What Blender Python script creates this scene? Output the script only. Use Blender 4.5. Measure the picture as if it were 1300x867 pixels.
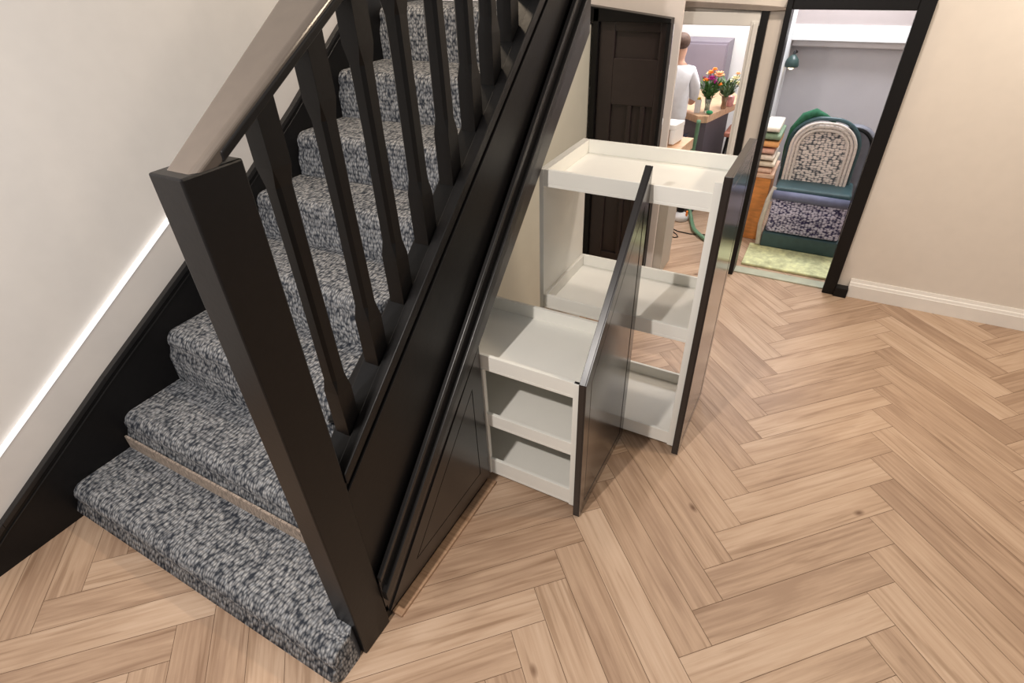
import bpy, bmesh, math, random
from mathutils import Vector, Matrix, Quaternion
random.seed(7)
for o in list(bpy.data.objects): bpy.data.objects.remove(o)
sc = bpy.context.scene
COL = sc.collection
S = 1.15                       # metres per plan unit

# ------------------------------------------------------------------ camera
cam_d = bpy.data.cameras.new('camera'); cam = bpy.data.objects.new('camera', cam_d); COL.objects.link(cam)
cam_d.sensor_width = 36; cam_d.lens = 700.0 / 1300 * 36; cam_d.clip_start = .02
yaw, pit, rol = math.radians(-29.91), math.radians(35.757), math.radians(-2.429)
fw = Vector((math.sin(yaw)*math.cos(pit), math.cos(yaw)*math.cos(pit), -math.sin(pit)))
rt = Vector((math.cos(yaw), -math.sin(yaw), 0)); up = rt.cross(fw)
r2 = rt*math.cos(rol) + up*math.sin(rol); u2 = -rt*math.sin(rol) + up*math.cos(rol)
M = Matrix((r2, u2, -fw)).transposed().to_4x4(); M.translation = Vector((.893, -.506, 1.879))*S
cam.matrix_world = M
sc.camera = cam

# ------------------------------------------------------------------ light
vs = sc.view_settings
vs.view_transform = 'Standard'; vs.look = 'None'; vs.gamma = 1; vs.use_curve_mapping = False; vs.exposure = 0.0
W = bpy.data.worlds.new('world'); sc.world = W; W.use_nodes = True
bg = W.node_tree.nodes['Background']; bg.inputs[0].default_value = (1.0, .955, .91, 1); bg.inputs[1].default_value = .42

def area(name, loc, target, size, power, col):
    d = bpy.data.lights.new(name, 'AREA'); d.shape = 'DISK'; d.size = size*S; d.energy = power; d.color = col
    o = bpy.data.objects.new(name, d); COL.objects.link(o); o.location = Vector(loc)*S
    o.rotation_euler = (Vector(target) - Vector(loc)).to_track_quat('-Z', 'Y').to_euler(); return o
area('downlight_hall', (.05, -.75, 2.45), (.35, .3, 0), .06, 54, (1, .92, .85))
area('downlight_stair', (-1.0, 1.9, 3.1), (-.8, 1.2, .8), .2, 30, (1, .80, .58))
area('downlight_room', (2.0, 1.6, 2.5), (1.7, 1.7, 0), .3, 30, (1, .80, .58))
area('downlight_wall', (1.95, 2.78, 2.15), (1.93, 3.13, 1.3), .10, 10, (1, .90, .76))
area('downlight_entry', (-.6, -1.2, 2.7), (-1.46, .5, 1.9), .4, 20, (.97, .97, 1))
area('passage_fill', (.85, 2.30, 2.5), (-.15, 2.8, .8), .15, 17, (1, .86, .74))  # unseen fill light, added to brighten the black door
area('kitchen_light', (.1, 4.2, 2.3), (.1, 4.2, 0), .9, 60, (1, .95, .93))
area('back_room_light', (.95, 4.0, 2.3), (.95, 3.9, 0), .7, 44, (.93, .95, 1))

# ------------------------------------------------------------------ materials
def new_mat(name):
    m = bpy.data.materials.new(name); m.use_nodes = True
    return m, m.node_tree.nodes, m.node_tree.links, m.node_tree.nodes['Principled BSDF']
def mat(name, col, rough=.5, var=.06, scale=30, bump=0., metal=0., trans=0., spec=.5, emit=None, emit_s=0., stretch=(1,1,1), coat=0.):
    m, N, L, b = new_mat(name)
    b.inputs['Roughness'].default_value = rough; b.inputs['Metallic'].default_value = metal
    b.inputs['Transmission Weight'].default_value = trans; b.inputs['Specular IOR Level'].default_value = spec
    b.inputs['Coat Weight'].default_value = coat; b.inputs['Coat Roughness'].default_value = .15
    tc = N.new('ShaderNodeTexCoord'); mp = N.new('ShaderNodeMapping'); mp.inputs['Scale'].default_value = stretch
    nz = N.new('ShaderNodeTexNoise'); nz.inputs['Scale'].default_value = scale; nz.inputs['Detail'].default_value = 5
    L.new(tc.outputs['Object'], mp.inputs[0]); L.new(mp.outputs[0], nz.inputs['Vector'])
    r = N.new('ShaderNodeValToRGB'); c = Vector(col)
    r.color_ramp.elements[0].position = .3; r.color_ramp.elements[1].position = .7
    r.color_ramp.elements[0].color = (*(c*(1-var)), 1); r.color_ramp.elements[1].color = (*(c*(1+var)), 1)
    L.new(nz.outputs['Fac'], r.inputs[0]); L.new(r.outputs[0], b.inputs['Base Color'])
    if bump:
        bp = N.new('ShaderNodeBump'); bp.inputs['Strength'].default_value = bump; bp.inputs['Distance'].default_value = .003
        L.new(nz.outputs['Fac'], bp.inputs['Height']); L.new(bp.outputs[0], b.inputs['Normal'])
    if emit:
        b.inputs['Emission Color'].default_value = (*emit, 1); b.inputs['Emission Strength'].default_value = emit_s
    return m
BLACK = mat('black_satin_paint', (.0065, .0060, .0062), .36, .12, 60, .10, spec=.26)
DOORP = mat('black_paint_lit_door', (.028, .020, .020), .30, .08, 30, .05)  # same black paint, lightened to carry the light falling on the door
BLACKG = mat('black_gloss_paint', (.010, .009, .009), .34, .12, 60, .1)
BLKFACE = mat('black_lacquered_front', (.020, .016, .015), .20, .08, 40, .0, coat=.7)
BLKFACE.node_tree.nodes['Principled BSDF'].inputs['Coat IOR'].default_value = 1.55
BLKSOFT = mat('black_satin_front', (.016, .0125, .012), .30, .08, 40, .02, coat=.25)
RAILTOP = mat('handrail_painted_sheen', (.085, .068, .055), .36, .06, 30, .0, coat=.6)  # taupe reflection on the black rail, mixed into its base colour
WHITE = mat('warm_white_melamine', (.86, .85, .795), .42, .015, 8)
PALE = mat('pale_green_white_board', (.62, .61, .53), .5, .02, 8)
WALL = mat('cream_wall_paint', (.74, .715, .685), .7, .015, 14, .05)
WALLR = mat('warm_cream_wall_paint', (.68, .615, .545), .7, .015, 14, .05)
TRIMW = mat('white_trim_paint', (.78, .74, .69), .4, .02, 14)
BAND = mat('pale_band_paint', (.70, .67, .64), .45, .02, 14)
GLOWSTRIP = mat('glowing_white_strip', (.9, .9, .9), .4, .0, 5, emit=(1, .98, .97), emit_s=.7)  # white strip along the wall, brightened by emission put into its material
GREYW = mat('lilac_grey_wall', (.50, .475, .49), .75, .02, 8)
COOLW = mat('cool_white_wall', (.80, .80, .80), .6, .01, 8)

def carpet_mat():
    m, N, L, b = new_mat('grey_loop_carpet')
    tc = N.new('ShaderNodeTexCoord'); mp = N.new('ShaderNodeMapping'); mp.inputs['Scale'].default_value = (1, 1.0, 1.0)
    L.new(tc.outputs['UV'], mp.inputs[0])
    dn = N.new('ShaderNodeTexNoise'); dn.inputs['Scale'].default_value = 22; L.new(mp.outputs[0], dn.inputs['Vector'])
    mx = N.new('ShaderNodeMixRGB'); mx.blend_type = 'LINEAR_LIGHT'; mx.inputs[0].default_value = .007
    L.new(mp.outputs[0], mx.inputs[1]); L.new(dn.outputs['Color'], mx.inputs[2])
    st = N.new('ShaderNodeMapping'); st.inputs['Scale'].default_value = (1.0, .50, 1); L.new(mx.outputs[0], st.inputs[0])
    v = N.new('ShaderNodeTexVoronoi'); v.inputs['Scale'].default_value = 100; v.inputs['Randomness'].default_value = .62
    L.new(st.outputs[0], v.inputs['Vector'])
    r = N.new('ShaderNodeValToRGB'); e = r.color_ramp.elements
    e[0].position = .12; e[0].color = (.41, .415, .42, 1); e[1].position = .74; e[1].color = (.035, .040, .050, 1)
    L.new(v.outputs['Distance'], r.inputs[0])
    n2 = N.new('ShaderNodeTexNoise'); n2.inputs['Scale'].default_value = 75; n2.inputs['Detail'].default_value = 4; L.new(mp.outputs[0], n2.inputs['Vector'])
    r2_ = N.new('ShaderNodeValToRGB'); e = r2_.color_ramp.elements
    e[0].position = .33; e[0].color = (.74, .77, .82, 1); e[1].position = .67; e[1].color = (1.16, 1.13, 1.1, 1)
    L.new(n2.outputs['Fac'], r2_.inputs[0])
    mm = N.new('ShaderNodeMixRGB'); mm.blend_type = 'MULTIPLY'; mm.inputs[0].default_value = 1
    L.new(r.outputs[0], mm.inputs[1]); L.new(r2_.outputs[0], mm.inputs[2]); L.new(mm.outputs[0], b.inputs['Base Color'])
    b.inputs['Roughness'].default_value = .95; b.inputs['Specular IOR Level'].default_value = .1
    bp = N.new('ShaderNodeBump'); bp.invert = True; bp.inputs['Strength'].default_value = .9; bp.inputs['Distance'].default_value = .006
    L.new(v.outputs['Distance'], bp.inputs['Height']); L.new(bp.outputs[0], b.inputs['Normal'])
    return m
CARPET = carpet_mat()

def oak_mat(name, tint=(1, 1, 1), uv='UV'):
    m, N, L, b = new_mat(name)
    tc = N.new('ShaderNodeTexCoord'); at = N.new('ShaderNodeAttribute'); at.attribute_name = 'plank'
    off = N.new('ShaderNodeVectorMath'); off.operation = 'ADD'
    sc_ = N.new('ShaderNodeVectorMath'); sc_.operation = 'SCALE'; sc_.inputs['Scale'].default_value = 37.0
    L.new(at.outputs['Color'], sc_.inputs[0]); L.new(tc.outputs[uv], off.inputs[0]); L.new(sc_.outputs[0], off.inputs[1])
    def noise(scl, s, det, dist=0.):
        mp = N.new('ShaderNodeMapping'); mp.inputs['Scale'].default_value = s; L.new(off.outputs[0], mp.inputs[0])
        n = N.new('ShaderNodeTexNoise'); n.inputs['Scale'].default_value = scl; n.inputs['Detail'].default_value = det
        n.inputs['Distortion'].default_value = dist; L.new(mp.outputs[0], n.inputs['Vector']); return n
    g1 = noise(5, (.40, 2.8, 1), 7, 1.0)      # broad figure
    g2 = noise(60, (.08, 1.7, 1), 6, .4); g3 = noise(15, (.10, 2.4, 1), 6, 1.2)       # fine pores
    # cathedral lines
    mpw = N.new('ShaderNodeMapping'); mpw.inputs['Scale'].default_value = (.55, 4.2, 1); L.new(off.outputs[0], mpw.inputs[0])
    wv = N.new('ShaderNodeTexWave'); wv.wave_type = 'RINGS'; wv.inputs['Scale'].default_value = 3.2; wv.inputs['Distortion'].default_value = 5.5
    wv.inputs['Detail'].default_value = 3; wv.inputs['Detail Scale'].default_value = 1.2; L.new(mpw.outputs[0], wv.inputs['Vector'])
    r = N.new('ShaderNodeValToRGB'); e = r.color_ramp.elements
    e[0].position = .28; e[0].color = (.345*tint[0], .225*tint[1], .15*tint[2], 1); e[1].position = .72; e[1].color = (.575*tint[0], .42*tint[1], .305*tint[2], 1)
    mid = r.color_ramp.elements.new(.5); mid.color = (.48*tint[0], .332*tint[1], .228*tint[2], 1)
    def math_(op, a, bb):
        n = N.new('ShaderNodeMath'); n.operation = op
        for i, x in enumerate((a, bb)):
            if isinstance(x, (int, float)): n.inputs[i].default_value = x
            else: L.new(x, n.inputs[i])
        return n.outputs[0]
    s1 = math_('MULTIPLY', g1.outputs['Fac'], .60); s2 = math_('MULTIPLY', g2.outputs['Fac'], .36); s3 = math_('MULTIPLY', wv.outputs['Fac'], .055)
    f = math_('ADD', math_('ADD', s1, s2), s3)
    sep = N.new('ShaderNodeSeparateColor'); L.new(at.outputs['Color'], sep.inputs[0])
    f = math_('ADD', f, math_('MULTIPLY', math_('SUBTRACT', sep.outputs[0], .62), .27))
    L.new(f, r.inputs[0])
    # knots
    kn = N.new('ShaderNodeTexVoronoi'); kn.inputs['Scale'].default_value = 2.6
    mk = N.new('ShaderNodeMapping'); mk.inputs['Scale'].default_value = (.8, 1.5, 1); L.new(off.outputs[0], mk.inputs[0]); L.new(mk.outputs[0], kn.inputs['Vector'])
    kr = N.new('ShaderNodeValToRGB'); kr.color_ramp.elements[0].position = .012; kr.color_ramp.elements[0].color = (.35, .27, .22, 1)
    kr.color_ramp.elements[1].position = .06; kr.color_ramp.elements[1].color = (1, 1, 1, 1); L.new(kn.outputs['Distance'], kr.inputs[0])
    mm = N.new('ShaderNodeMixRGB'); mm.blend_type = 'MULTIPLY'; mm.inputs[0].default_value = 1
    L.new(r.outputs[0], mm.inputs[1]); L.new(kr.outputs[0], mm.inputs[2])
    gr = N.new('ShaderNodeValToRGB'); gr.color_ramp.elements[0].position = .55; gr.color_ramp.elements[0].color = (1, 1, 1, 1)
    gr.color_ramp.elements[1].position = .68; gr.color_ramp.elements[1].color = (.74, .70, .66, 1); L.new(g3.outputs['Fac'], gr.inputs[0])
    m3 = N.new('ShaderNodeMixRGB'); m3.blend_type = 'MULTIPLY'; m3.inputs[0].default_value = 1
    L.new(mm.outputs[0], m3.inputs[1]); L.new(gr.outputs[0], m3.inputs[2]); L.new(m3.outputs[0], b.inputs['Base Color'])
    b.inputs['Roughness'].default_value = .42; b.inputs['Specular IOR Level'].default_value = .4
    bp = N.new('ShaderNodeBump'); bp.inputs['Strength'].default_value = .18; bp.inputs['Distance'].default_value = .002
    L.new(f, bp.inputs['Height']); L.new(bp.outputs[0], b.inputs['Normal'])
    return m
OAK = oak_mat('oak_herringbone'); OAKOBJ = oak_mat('oak_lipping', (1, .93, .85), 'Object')

# ------------------------------------------------------------------ helpers
def V(*a): return Vector(a)
def link(name, me, m, parent=None, base=(0, 0, 0), bevel=0., seg=2, smooth=False):
    o = bpy.data.objects.new(name, me)
    if m: me.materials.append(m)
    COL.objects.link(o)
    b = Vector(base)
    if parent is not None:
        b = Vector(parent['_b']); 
        if '_r' not in parent: pass
        o.parent = parent
    me.transform(Matrix.Translation(-b)); me.transform(Matrix.Scale(S, 4))
    if parent is None: o.location = b*S
    o['_b'] = tuple(b)
    if bevel:
        md = o.modifiers.new('bevel', 'BEVEL'); md.width = bevel*S; md.segments = seg; md.limit_method = 'ANGLE'; md.angle_limit = .6
    if smooth:
        for p in me.polygons: p.use_smooth = True
    return o
def mesh(name, bm):
    bmesh.ops.recalc_face_normals(bm, faces=bm.faces)
    me = bpy.data.meshes.new(name); bm.to_mesh(me); bm.free(); return me
def box(bm, a, b):
    x0, y0, z0 = a; x1, y1, z1 = b
    v = [bm.verts.new(p) for p in ((x0,y0,z0),(x1,y0,z0),(x1,y1,z0),(x0,y1,z0),(x0,y0,z1),(x1,y0,z1),(x1,y1,z1),(x0,y1,z1))]
    for f in ((0,1,2,3),(4,5,6,7),(0,1,5,4),(1,2,6,5),(2,3,7,6),(3,0,4,7)): bm.faces.new([v[i] for i in f])
def prism(bm, poly, lo, hi, axis=0):
    """poly in the two other axes, extruded along axis from lo to hi"""
    def P(p, t):
        return {0: (t, p[0], p[1]), 1: (p[0], t, p[1]), 2: (p[0], p[1], t)}[axis]
    A = [bm.verts.new(P(p, lo)) for p in poly]; B = [bm.verts.new(P(p, hi)) for p in poly]
    bm.faces.new(A); bm.faces.new(B); n = len(poly)
    for i in range(n): bm.faces.new((A[i], A[(i+1) % n], B[(i+1) % n], B[i]))
def ring_prism(bm, outer, inner, lo, hi, axis=0):
    def P(p, t): return {0: (t, p[0], p[1]), 1: (p[0], t, p[1]), 2: (p[0], p[1], t)}[axis]
    n = len(outer); g = [[bm.verts.new(P(p, t)) for p in poly] for poly in (outer, inner) for t in (lo, hi)]
    oa, ob, ia, ib = g
    for i in range(n):
        j = (i+1) % n
        bm.faces.new((oa[i], oa[j], ob[j], ob[i])); bm.faces.new((ia[i], ia[j], ib[j], ib[i]))
        bm.faces.new((ob[i], ob[j], ib[j], ib[i])); bm.faces.new((oa[i], oa[j], ia[j], ia[i]))
def inset(poly, d):
    """inset a convex polygon by d"""
    n = len(poly); area2 = sum(poly[i][0]*poly[(i+1) % n][1] - poly[(i+1) % n][0]*poly[i][1] for i in range(n)); s = 1 if area2 > 0 else -1
    ln = []
    for i in range(n):
        p = Vector(poly[i]); q = Vector(poly[(i+1) % n]); t = (q-p).normalized(); nrm = Vector((-t.y, t.x))*s
        ln.append((p + nrm*d, t))
    out = []
    for i in range(n):
        p, t = ln[i-1]; q, u = ln[i]; den = t.x*u.y - t.y*u.x
        k = ((q.x-p.x)*u.y - (q.y-p.y)*u.x)/den; out.append(tuple(p + t*k))
    return out
def tube(bm, pts, rad, seg=10, cap=True):
    pts = [Vector(p) for p in pts]; rings = []; n = len(pts)
    rad = rad if isinstance(rad, (list, tuple)) else [rad]*n
    ref = None
    for i, p in enumerate(pts):
        t = (pts[min(i+1, n-1)] - pts[max(i-1, 0)]).normalized()
        if ref is None: ref = t.orthogonal().normalized()
        ref = (ref - t*ref.dot(t)).normalized(); b = t.cross(ref)
        rings.append([bm.verts.new(p + (ref*math.cos(a) + b*math.sin(a))*rad[i]) for a in [2*math.pi*k/seg for k in range(seg)]])
    for a, b in zip(rings, rings[1:]):
        for k in range(seg): bm.faces.new((a[k], a[(k+1) % seg], b[(k+1) % seg], b[k]))
    if cap: bm.faces.new(rings[0]); bm.faces.new(rings[-1])
def lathe(bm, c, prof, seg=20):
    rings = []
    for r, z in prof:
        rings.append([bm.verts.new((c[0]+r*math.cos(2*math.pi*k/seg), c[1]+r*math.sin(2*math.pi*k/seg), c[2]+z)) for k in range(seg)])
    for a, b in zip(rings, rings[1:]):
        for k in range(seg): bm.faces.new((a[k], a[(k+1) % seg], b[(k+1) % seg], b[k]))
    bm.faces.new(rings[0]); bm.faces.new(rings[-1])
def ball(bm, c, r, sub=2, sc3=(1, 1, 1), rot=None):
    m = Matrix.Translation(Vector(c)) @ (rot or Matrix()) @ Matrix.Diagonal((r*sc3[0], r*sc3[1], r*sc3[2], 1))
    bmesh.ops.create_icosphere(bm, subdivisions=sub, radius=1, matrix=m)
def obj(name, fn, m, parent=None, base=(0, 0, 0), **k):
    bm = bmesh.new(); fn(bm); return link(name, mesh(name, bm), m, parent, base, **k)
def bx(name, a, b, m, parent=None, base=None, **k):
    if base is None: base = ((a[0]+b[0])/2, (a[1]+b[1])/2, a[2])
    return obj(name, lambda bm: box(bm, a, b), m, parent, base, **k)
def thing(name, label, cat, base, group=None):
    o = bpy.data.objects.new(name, None); COL.objects.link(o); o.location = Vector(base)*S; o.empty_display_size = .05
    o['label'] = label; o['category'] = cat; o['_b'] = tuple(base)
    if group: o['group'] = group
    return o
def tag(o, label, cat, group=None):
    o['label'] = label; o['category'] = cat
    if group: o['group'] = group
    return o
def struct(o): o['kind'] = 'structure'; return o
def polyline(pts, y):
    for (a, za), (b, zb) in zip(pts, pts[1:]):
        if y <= b: return za + (zb-za)*(y-a)/(b-a)
    (a, za), (b, zb) = pts[-2:]; return za + (zb-za)*(y-a)/(b-a)

# ------------------------------------------------------------------ floor: 45 degree herringbone laid plank by plank
def build_floor():
    bm = bmesh.new(); uvl = bm.loops.layers.uv.new('UVMap'); cl = bm.loops.layers.float_color.new('plank')
    w = .1225; Lp = .735; d = w/math.sqrt(2); D = Lp/math.sqrt(2); per = 2*D; sy = 2*d; g = .0010
    u = V(1, 1)/math.sqrt(2); v = V(1, -1)/math.sqrt(2)
    def plank(p0, du, dv):
        q = [(0, 0), (Lp, 0), (Lp, w), (0, w)]
        c = p0 + du*Lp/2 + dv*w/2
        if not (-2.9 < c.x < 4.6 and -3.3 < c.y < 6.6): return
        vs_ = []
        for a, b in q:
            a = min(max(a, g), Lp-g); b = min(max(b, g), w-g); p = p0 + du*a + dv*b
            vs_.append((bm.verts.new((p.x, p.y, 0)), (a, b)))
        f = bm.faces.new([x[0] for x in vs_]); col = (random.random(), random.random(), random.random(), 1)
        fl = random.random() < .5
        for lo in f.loops:
            a, b = next(x[1] for x in vs_ if x[0] == lo.vert)
            lo[uvl].uv = ((Lp-a, w-b) if fl else (a, b)); lo[cl] = col
    for k in range(-4, 6):
        xs = .385 + per*k
        for j in range(-50, 60):
            y = .980 + sy*j - 0.0
            plank(V(xs-D, y-D), u, v)              # ends at this spine, running up to the right
            plank(V(xs, y), v, u)                  # starts at this spine, running down to the right
    for f in bm.faces:
        f.normal_update()
        if f.normal.z < 0: f.normal_flip()
    # dark bed seen in the joints
    me = bpy.data.meshes.new('floor')
    bm.to_mesh(me); bm.free(); return me
me = build_floor()
JOINT = mat('plank_joint', (.16, .095, .055), .8, .1, 20)
fl = link('floor', me, OAK); struct(fl)
sub = bx('floor_underlay', (-3.2, -3.6, -.05), (5, 7, -.0012), JOINT); struct(sub)

# ------------------------------------------------------------------ walls
XW = -1.46
struct(bx('wall_left', (XW-.1, -3, 0), (XW, 4.2, 3.6), WALL))
def wall_back(bm):
    y0, y1 = 3.13, 3.23
    box(bm, (1.17, y0, 0), (3.4, y1, 3.0)); box(bm, (.42, y0, 0), (.555, y1, 3.0))
    box(bm, (.555, y0, 1.57), (1.17, y1, 3.0)); box(bm, (-.6, y0, 1.475), (.42, y1, 3.0))
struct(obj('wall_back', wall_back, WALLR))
def wall_pier(bm):
    box(bm, (.035, 2.86, 0), (.074, 2.885, 3.0)); box(bm, (-.55, 2.86, 1.52), (.035, 2.99, 3.0)); box(bm, (-.55, 2.86, 0), (-.40, 3.0, 1.52))
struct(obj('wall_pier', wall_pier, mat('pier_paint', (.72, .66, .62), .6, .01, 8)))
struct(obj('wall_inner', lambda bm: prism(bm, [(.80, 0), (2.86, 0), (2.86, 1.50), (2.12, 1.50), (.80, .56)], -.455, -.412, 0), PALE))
# baseboard, stepped profile
def baseb(bm):
    prism(bm, [(3.045+.06, 0), (3.13, 0), (3.13, .118), (3.122, .118), (3.118, .100), (3.112, .096), (3.108, .082), (3.105, .080)], 1.26, 3.4, 0)
struct(obj('baseboard_back', baseb, TRIMW))
struct(bx('baseboard_left', (XW, -3, 0), (XW+.018, -.46, .10), TRIMW, bevel=.004))
# black architrave of the right doorway
def arch(bm):
    y0, y1 = 3.09, 3.13
    box(bm, (1.125, y0, 0), (1.195, y1, 1.61)); box(bm, (.545, y0, 0), (.575, y1, 1.61)); box(bm, (.575, y0, 1.555), (1.125, y1, 1.61))
    box(bm, (1.155, y1, 0), (1.17, 3.23, 1.57)); box(bm, (.555, y1, 0), (.575, 3.23, 1.57)); box(bm, (.575, y1, 1.555), (1.155, 3.23, 1.57))
struct(obj('door_frame_2', arch, BLACK, bevel=.004))
struct(bx('trim_1', (1.19, 3.075, 0), (1.262, 3.13, .062), BLACK, bevel=.003))
# kitchen opening: white reveal, black edge strip on the right, header with a shadow line
struct(obj('door_frame_1', lambda bm: (box(bm, (.385, 3.10, 0), (.425, 3.24, 1.50)), box(bm, (-.3, 3.105, 1.475), (.43, 3.15, 1.54)),
       box(bm, (.40, 3.09, 0), (.412, 3.10, 1.49))), mat('reveal_paint', (.66, .64, .60), .45, .02, 9), bevel=.004))
struct(bx('trim_2', (.43, 3.10, 0), (.468, 3.13, 1.56), BLACK, bevel=.002))
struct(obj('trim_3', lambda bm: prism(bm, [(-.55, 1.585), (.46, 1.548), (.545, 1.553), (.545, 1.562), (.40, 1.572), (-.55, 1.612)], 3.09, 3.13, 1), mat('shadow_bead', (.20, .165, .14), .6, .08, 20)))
# white floor threshold of the doorway
struct(bx('trim_4', (.575, 3.14, 0), (1.155, 3.225, .008), mat('threshold', (.46, .47, .36), .5, .1, 12)))

# ------------------------------------------------------------------ black panelled door behind the cupboard
dr = bpy.data.objects.new('door_1', None); COL.objects.link(dr); dr['_b'] = (-.15, 2.86, 0); dr.location = V(-.15, 2.86, 0)*S; dr['kind'] = 'structure'
def door_leaf(bm):
    y0, y1 = 2.815, 2.85; x0, x1 = -.365, .012; z1 = 1.515
    box(bm, (x0, y0+.017, .005), (x1, y1, z1))
    ps = [(-.30, -.04, 1.335, 1.465)] + [(a, a+.058, .13, 1.085) for a in (-.285, -.225+.0, -.155, -.083)]
    ps = [(-.265, -.035, 1.335, 1.47), (-.275, -.172, .13, 1.075), (-.148, -.093, .13, 1.09), (-.068, -.022, .13, 1.105)]
    # rails and stiles proud of the recessed panels
    box(bm, (x0, y0, .005), (ps[0][0]-.01, y0+.0175, z1)); box(bm, (-.022, y0, .005), (x1, y0+.0175, z1))
    box(bm, (-.275, y0, 1.47), (-.022, y0+.0175, z1)); box(bm, (-.275, y0, 1.09), (-.022, y0+.0175, 1.335)); box(bm, (-.275, y0, .005), (-.022, y0+.0175, .13))
    box(bm, (-.172, y0, .13), (-.148, y0+.0175, 1.09)); box(bm, (-.093, y0, .13), (-.068, y0+.0175, 1.09))
obj('door_leaf', door_leaf, DOORP, dr, bevel=.003)
obj('door_frame', lambda bm: (box(bm, (-.40, 2.79, 0), (-.367, 2.86, 1.58)), box(bm, (.013, 2.80, 0), (.034, 2.86, 1.52)),
    prism(bm, [(-.50, 1.515), (.034, 1.515), (.034, 1.535), (-.50, 1.60)], 2.79, 2.86, 1)), BLACK, dr, bevel=.003)

# ------------------------------------------------------------------ wall trims beside the stair
STR = [(-.50, .07), (-.326, .19), (.2, .505), (.69, .78), (1.14, 1.045), (1.48, 1.265), (1.85, 1.53), (3.2, 2.45)]
def glow_z(y): return .553 + .598*y
ys = [-.95, -.6, -.326, .2, .69, 1.14, 1.48, 1.85, 3.2]
def band(bm):
    top = [(y, glow_z(y)-.0) for y in ys if glow_z(y) > 0]
    bot = [(y, max(0, polyline(STR, y))) for y in reversed(ys)]
    prism(bm, top + [(3.2, 2.45)] + bot[1:-1] + [(-.55, 0), (-.93, 0)], XW, XW+.012, 0)
def band2(bm):
    n = [y for y in ys if y > -.9]
    A = [(-.92, .003)] + [(y, glow_z(y)) for y in n]; B = [(-.92, 0)] + [(y, max(0, polyline(STR, y)-.03) if y > -.5 else 0) for y in n]
    for i in range(len(A)-1):
        q = [A[i], A[i+1], B[i+1], B[i]]
        if abs(q[2][1]-q[3][1]) < 1e-6 and abs(q[0][1]-q[3][1]) < 1e-6: continue
        prism(bm, q, XW, XW+.012, 0)
struct(obj('trim_5', band2, BAND))
ls = obj('glowing_strip', lambda bm: prism(bm, [(-.9, glow_z(-.9)), (3.2, glow_z(3.2)), (3.2, glow_z(3.2)+.017), (-.9, glow_z(-.9)+.017)], XW+.001, XW+.016, 0), GLOWSTRIP, base=(XW, .7, 1.0))
tag(ls, 'thin bright white glowing strip climbing the cream wall above the stairs', 'light strip')

# ------------------------------------------------------------------ staircase
st = thing('staircase', 'black timber staircase with balusters and grey carpeted treads rising beside the cream wall', 'staircase', (-.7, .1, 0))
NOSE = {1: (-.109, .156), 2: (.176, .314), 3: (.479, .551), 4: (.80, .76), 5: (1.125, .956), 6: (1.453, 1.153), 7: (1.819, 1.375), 8: (2.223, 1.629), 9: (2.6, 1.86)}
XL, XR = -1.435, -.088
skew = {1: 0, 2: 0, 3: 0, 4: .02, 5: .05, 6: .07, 7: .07, 8: .02, 9: 0}
for k in range(1, 9):
    y, z = NOSE[k]; yn, zn = NOSE[k+1]; zb = NOSE[k-1][1] if k > 1 else 0.0
    ynb = yn - .012
    r = .052; yb = y - .022 + (.03 if k == 1 else 0)
    # profile from riser foot, up the riser, round the nosing and back along the tread
    prof = [(yb+.0, zb)]
    if k == 1: prof += [(y-.005, .012), (y-.02, .045)]
    prof += [(yb+.004, z-.115)] if k > 1 else []
    for i in range(7):
        a = math.pi + (-math.pi/2 - .35)*i/6 + .35
        prof.append((y + r + r*math.cos(a), z - r + r*math.sin(a)))
    prof += [(y + r + .08, z), (ynb, z - .0)]
    bm = bmesh.new(); uvl = bm.loops.layers.uv.new('UVMap'); NX = 12
    xr = -.012 if k == 1 else XR if k == 2 else -.462
    nx = [XL + (xr-XL)*i/NX for i in range(NX+1)]
    ln = [0]
    for a, b in zip(prof, prof[1:]): ln.append(ln[-1] + math.dist(a, b))
    def sh(x, t): return t*(x-XL)/(XR-XL)
    def yfix(x, yy):
        if k == 1 and x > -.10 and yy > -.02: return -.02
        return yy
    grid = [[bm.verts.new((x, yfix(x, p[0] + sh(x, skew[k] if p is not prof[-1] else skew[k+1])), p[1])) for x in nx] for p in prof]
    for i in range(len(prof)-1):
        for j in range(NX):
            f = bm.faces.new((grid[i][j], grid[i][j+1], grid[i+1][j+1], grid[i+1][j]))
            for lo, (a, b) in zip(f.loops, ((nx[j], ln[i]), (nx[j+1], ln[i]), (nx[j+1], ln[i+1]), (nx[j], ln[i+1]))): lo[uvl].uv = (a, b + k*1.7)
    # close the ends and the underside so the step has body
    back = [bm.verts.new((x, yfix(x, prof[-1][0] + sh(x, skew[k+1])), zb)) for x in nx]
    for j in range(NX):
        bm.faces.new((grid[-1][j], grid[-1][j+1], back[j+1], back[j]))
    for j in (0, NX):
        f = bm.faces.new([grid[i][j] for i in range(len(prof))] + [back[j]])
        for lo in f.loops: lo[uvl].uv = (lo.vert.co.y, lo.vert.co.z)
    me = mesh('carpeted_step', bm); o = link('carpeted_step', me, CARPET, st)
    md = o.modifiers.new('round', 'BEVEL'); md.width = .012; md.segments = 3; md.limit_method = 'ANGLE'; md.angle_limit = 1.1
    for p in me.polygons: p.use_smooth = True
    if k == 1:
        o['label'] = 'lowest carpeted step, resting on the oak floor'
# tan strip above the first tread: warm light on the riser carpet, painted in
obj('lit_riser_strip', lambda bm: prism(bm, [(.150, .157), (.160, .157), (.160, .222), (.1515, .222)], XL+.01, -.10, 0), mat('painted_lit_carpet', (.33, .265, .215), .98, .6, 130, 1., stretch=(1, .4, .25)), st)

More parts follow.
